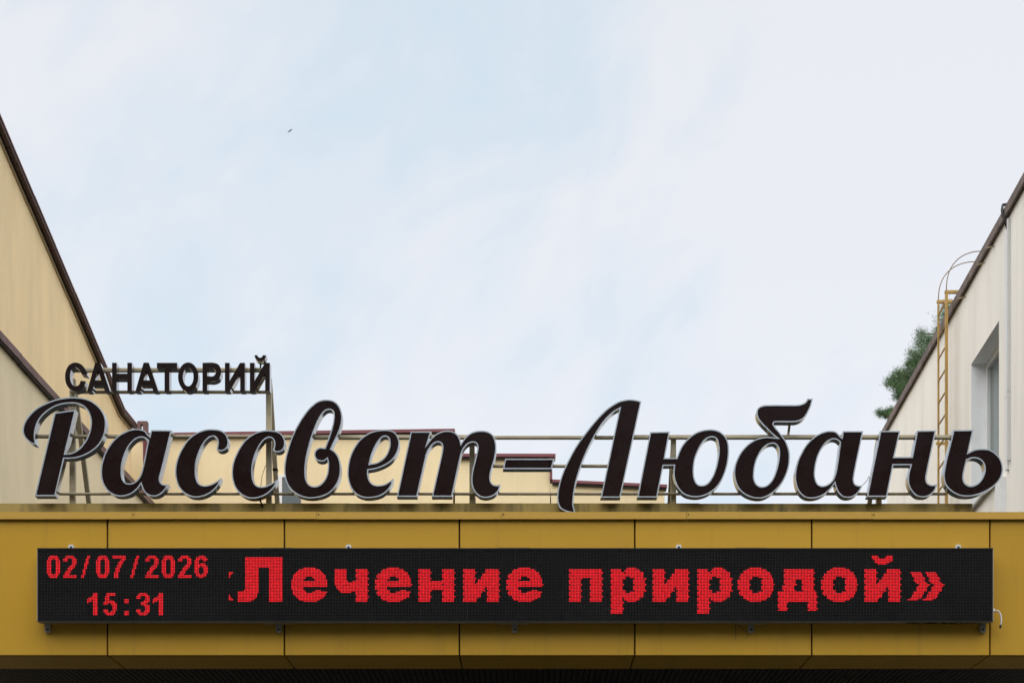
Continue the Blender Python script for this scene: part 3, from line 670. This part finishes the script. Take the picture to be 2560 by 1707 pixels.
YR = YL+DL+.001
def rail(tt, pa, pb, y0_, y1_, dep=.045, nm='rail', jitter=0):
    part(nm, MB().box((PX(pa, YR), YR, PZ(y1_, YR)), (PX(pb, YR), YR+dep, PZ(y0_, YR))), M['frame'], tt, bevel=.0015)
joint = [88, 700, 1240, 1575, 1985, 2383]
for a, b in zip(joint, joint[1:]): rail(t, a, b-.6, (1085.5 if a < 600 else 1088.5)+random.uniform(-.3,.3), (1091.5 if a < 600 else 1094.5))
for a, b in ((700, 1232), (1586, 2377)): part('upper_strip', MB().box((PX(a, YR), YR+.006, PZ(1088.4, YR)), (PX(b, YR), YR+.03, PZ(1086, YR))), M['frame'], t)
for a, b in ((138, 760), (760, 1300), (1300, 1880), (1880, 2368)): rail(t, a, b-.6, 1230.5+random.uniform(-.3,.3), 1234.5, .04)
rail(t, 1233, 1560, 1160.5, 1165.5, .04)
YP = YR+.047
def post(tt, px, py_top, wpx=13, foot=None, brace=True, d=.62, btop=None):
    x0_, x1_ = PX(px-wpx/2, YP), PX(px+wpx/2, YP); zt2 = PZ(py_top, YP)
    part('post', MB().box((x0_, YP, zc0-.0195), (x1_, YP+.045, zt2)), M['frame'], tt, bevel=.002)
    part('foot_plate', MB().box((x0_-.04, YP-.0, zc0-.0198), (x1_+.04, YP+.1, zc0-.01)), M['frame'], tt)
    if brace:
        zt3 = zt2 if btop is None else PZ(btop, YP)
        a = Vector((x0_+.004, YP+.047, zt3-.03)); b = Vector((x0_+.004, YP+.047+d, zc0-.0195))
        part('brace', MB().beam(a, b, (x1_-x0_-.006, 0, 0), (0, .035, 0)), M['frame'], tt)
post(t, 1180, 1088); post(t, 1684, 1090); post(t, 2198, 1090)
# strut that carries the flag of the letter be
part('strut', MB().beam(P(1972.5, 1050, YR+.003), P(1967, 1096, YR+.003), (.016, 0, 0), (0, .02, 0)), M['frame'], t)
# loose wiring
part('cable', MB().tube([P(a, b, 13.42) for a, b in ((671,1150),(662,1168),(655,1190),(652,1215),(651,1240),(655,1268))], .0022, 6), M['cable_black'], t, smooth=True)
part('cable', MB().tube([P(a, b, 13.37) for a, b in ((647,1244),(649,1250),(653,1256),(657,1268))], .0055, 6), M['cable_black'], t, smooth=True)
part('cable', MB().tube([P(a, b, 13.37) for a, b in ((2157,1212),(2163,1206),(2168,1200),(2172,1190))], .0022, 6), M['cable_black'], t, smooth=True)

t = sanat = thing('block_letter_sign', 'small dark brown block letters on a raised frame above the script letter P', 'sign', (PX(420, 13.4), 13.43, zc0-.02))
def ell(cx0, cy0, rx, ry, n=24): return [(cx0+rx*math.cos(2*math.pi*i/n), cy0+ry*math.sin(2*math.pi*i/n)) for i in range(n)]
def cc(*pts): return [(a, b, 1) for a, b in pts]
S = []
S.append(('block letter C', [[(316,275,c),(300,220),(255,165),(195,146),(135,170),(100,230),(92,295),(105,365),(145,418),(195,435),(255,418),(290,375),(303,337,c),(249,330,c),(235,368),(195,388),(160,362),(143,295),(155,222),(195,194),(235,212),(258,262,c)]]))
def A_(x_): return [cc((x_+83,147),(x_+135,147),(x_+232,435),(x_+180,435),(x_+162,379),(x_+68,379),(x_+50,435),(x_,435)), cc((x_+110,222),(x_+145,326),(x_+82,326))]
S.append(('first block letter A', A_(315)))
S.append(('block letter H', [cc((568,148),(615,148),(615,258),(723,258),(723,148),(770,148),(770,434),(723,434),(723,310),(615,310),(615,434),(568,434))]))
S.append(('second block letter A', A_(805)))
S.append(('block letter T', [cc((1022,149),(1228,149),(1228,200),(1150,200),(1150,434),(1100,434),(1100,200),(1022,200))]))
S.append(('block letter O', [ell(1340, 291, 103, 146), ell(1340, 291, 54, 95)]))
S.append(('block letter P', [[(1485,149,c),(1600,149),(1650,170),(1675,238),(1650,310),(1600,335),(1533,335,c),(1533,434,c),(1485,434,c)], [(1533,200,c),(1595,201),(1622,240),(1595,283),(1533,284,c)]]))
def I_(x_): return cc((x_,149),(x_+48,149),(x_+48,332),(x_+153,149),(x_+203,149),(x_+203,434),(x_+155,434),(x_+155,252),(x_+52,434),(x_,434))
S.append(('reversed block letter N', [I_(1712)]))
S.append(('reversed block letter N with a breve', [I_(1965)]))
S.append(('breve over the last block letter', [[(2010,72,c),(2042,72,c),(2050,90),(2070,97),(2088,90),(2096,72,c),(2130,72,c),(2116,112),(2070,132),(2026,112)]]))
for lb, ct in S: channel_letter(t, 'x', lb, ct, R7[0], R7[1], R7[2], YL, DL, 0, M['brown2'], M['side2'])
for a, b in ((186, 430), (430, 672)): rail(t, a, b-.6, 919+random.uniform(-.3,.3), 925.5)
rail(t, 186, 672, 926.6, 928.2, .03, 'upper_strip')
for a, b in ((173, 420), (420, 668)): rail(t, a, b-.6, 975.8, 979.8)
post(t, 180, 945, 13.5, d=.68); post(t, 671.5, 943, 13.5, d=.60)
part('letter_strut', MB().box((PX(649, YR), YR+.003, PZ(927, YR)), (PX(653, YR), YR+.02, PZ(898, YR))), M['side2'], t)
zt_p = PZ(1170, YP+.33); a_ = Vector((PX(671.5-6.75, YP)+.004, YP+.047, PZ(943, YP)-.03)); b_ = Vector((a_.x, YP+.047+.60, zc0-.0195))
u_ = (a_.z-zt_p)/(a_.z-b_.z); q_ = a_.lerp(b_, u_); q2 = a_.lerp(b_, u_+.014)
part('tape_band', MB().beam(q_+Vector((-.002, -.002, 0)), q2+Vector((-.002, -.002, 0)), (PX(13.5+CX, YP)-.002, 0, 0), (0, .039, 0)), M['cable_black'], t)

# ------------------------------------------------------------------ pine behind the right wing
YT = 38.0
bx_, by_ = PX(2390, YT), YT
t = thing('pine_tree', 'green pine tree showing its needle tufts above the eave of the off white wing', 'tree', (bx_, by_, 0))
H = PZ(760, YT)
tp = [Vector((bx_+.12*math.sin(i*.9), by_+.1*math.cos(i*1.3), H*i/10)) for i in range(11)]
part('trunk', MB().tube(tp, [.24*(1-i/10)**.8+.02 for i in range(11)], 10), M['bark'], t, smooth=True)
tufts = []
seen = [(2292,832,.9),(2303,842,1),(2290,855,.9),(2308,862,1),(2316,850,.7),(2300,872,.8),(2336,822,.6),(2330,845,.6),(2341,828,.6),(2272,880,.8),(2288,885,1),(2300,892,1),(2280,898,.9),(2268,902,.7),(2292,908,1),(2280,915,.8),(2262,908,.5),(2258,926,.8),(2272,930,1),(2285,925,1),(2250,938,.9),(2238,930,.8),(2230,942,.9),(2218,948,.8),(2242,952,1),(2258,948,1),(2225,960,.8),(2236,968,.9),(2250,962,1),(2266,944,.9),(2212,956,.6),(2240,980,.8),(2232,990,.6),(2246,972,.8),(2258,978,.8),(2243,996,.4),(2196,1032,.6),(2206,1030,.7),(2216,1028,.7),(2222,1024,.5),(2188,1030,.4),(2210,1038,.5),(2228,1034,.6),(2312,905,1),(2326,880,1),(2295,940,1)]
for a, b, s in seen: tufts.append((P(a+9, b+2, YT+random.uniform(-.5, .5)), .115*s+.03))
for i in range(150):
    h = random.uniform(.45, 1.0); a = random.uniform(0, 2*math.pi); rr = (1-h)*3.2+.35; rr *= random.uniform(.4, 1)
    q = Vector((bx_+math.cos(a)*rr, by_+math.sin(a)*rr, H*h))
    px = q.x*F/q.y+CX; py = CY-(q.z-EYE)*F/q.y
    if px < 2330 and py < 1090: continue
    if py < 432+(2560-px)*1.79-20 : continue
    tufts.append((q, random.uniform(.12, .2)))
br = []
for i, (q, s) in enumerate(tufts):
    zb_ = min(max(q.z-.5*abs(q.x-bx_)*random.uniform(.2, .6), 2), H-.3); k = zb_/H*10; i0 = int(k); s0 = tp[min(i0, 10)].lerp(tp[min(i0+1, 10)], k-i0)
    mid = s0.lerp(q, .55)+Vector((0, 0, -.12+random.uniform(-.1, .1)))
    part('branch', MB().tube([s0, mid, q], [.035, .02, .006], 5), M['bark'], t)
vs, fs = [], []
for q, s in tufts:
    n = int(460*s/.13)
    for k in range(n):
        d = Vector((random.gauss(0, 1), random.gauss(0, 1), random.gauss(.35, .9))).normalized()
        st = q+Vector((random.gauss(0, .5), random.gauss(0, .5), random.gauss(0, .42)))*s
        ln_ = random.uniform(.05, .085); sd2 = d.orthogonal().normalized()*random.uniform(.0022, .0045); sd2.rotate(Matrix.Rotation(random.uniform(0, 6.28), 3, d))
        o_ = len(vs); vs += [st-sd2, st+sd2, st+d*ln_]; fs.append((o_, o_+1, o_+2))
me = bpy.data.meshes.new('crown'); me.from_pydata(vs, [], fs); link('crown', me, M['needle'], t)

# ------------------------------------------------------------------ unseen wood added behind the viewer to shade the low sky
vs, fs = [], []
rw = random.Random(3)
for i in range(26):
    a = math.radians(-74+148*i/25+rw.uniform(-2, 2)); R_ = 21+rw.uniform(-2, 5)
    tx, ty, th = math.sin(a)*R_*1.25, 6-math.cos(a)*R_, rw.uniform(15, 21)
    for k in range(900):
        h = rw.random()**.8; r_ = (1-h)*2.6+.9; b = rw.uniform(0, 6.283); rr = r_*rw.random()**.4
        q = Vector((tx+math.cos(b)*rr, ty+math.sin(b)*rr, 1.5+(th-1.5)*h))
        u = Vector((rw.gauss(0,1), rw.gauss(0,1), rw.gauss(0,1))).normalized()*.34; v = u.orthogonal().normalized()*.3
        o_ = len(vs); vs += [q-u-v, q+u-v, q+u*.6+v, q-u*.6+v]; fs.append((o_, o_+1, o_+2, o_+3))
    o_ = len(vs); m_ = MB().tube([(tx, ty, 0), (tx, ty, th*.9)], [.25, .05], 6); vs += m_.v; fs += [tuple(j+o_ for j in f) for f in m_.f]
me = bpy.data.meshes.new('added_woodland'); me.from_pydata(vs, [], fs); o = link('added_woodland', me, M['needle']); o['kind'] = 'stuff'; o['label'] = 'dark green wood added behind the viewer to shade the low sky'; o['category'] = 'trees'

# ------------------------------------------------------------------ bird
YB = 90
bq = P(725, 327.5, YB); ax = (P(730, 323, YB)-P(719, 332, YB)); ln_ = ax.length; ax.normalize()
up = Vector((-ax.z, 0, ax.x))
b_ = MB(); b_.tube([bq+ax*ln_*k for k in (-.5, -.3, -.05, .2, .38, .5)], [.004, .014, .026, .028, .018, .004], 8)
wv = Vector((-.8, .5, .45)).normalized()
for s in (1, -1):
    r0, r1 = bq+ax*.03, bq-ax*.04
    tip = bq+wv*s*(.17)*(1 if s > 0 else .6)+Vector((0, .1*s, 0))-ax*.05
    b_.poly_prism([r0, tip, r1], (.004, .004, .006))
o = part('bird', b_, M['bird']); o['label'] = 'tiny dark bird flying in the pale sky above the signs'; o['category'] = 'bird'
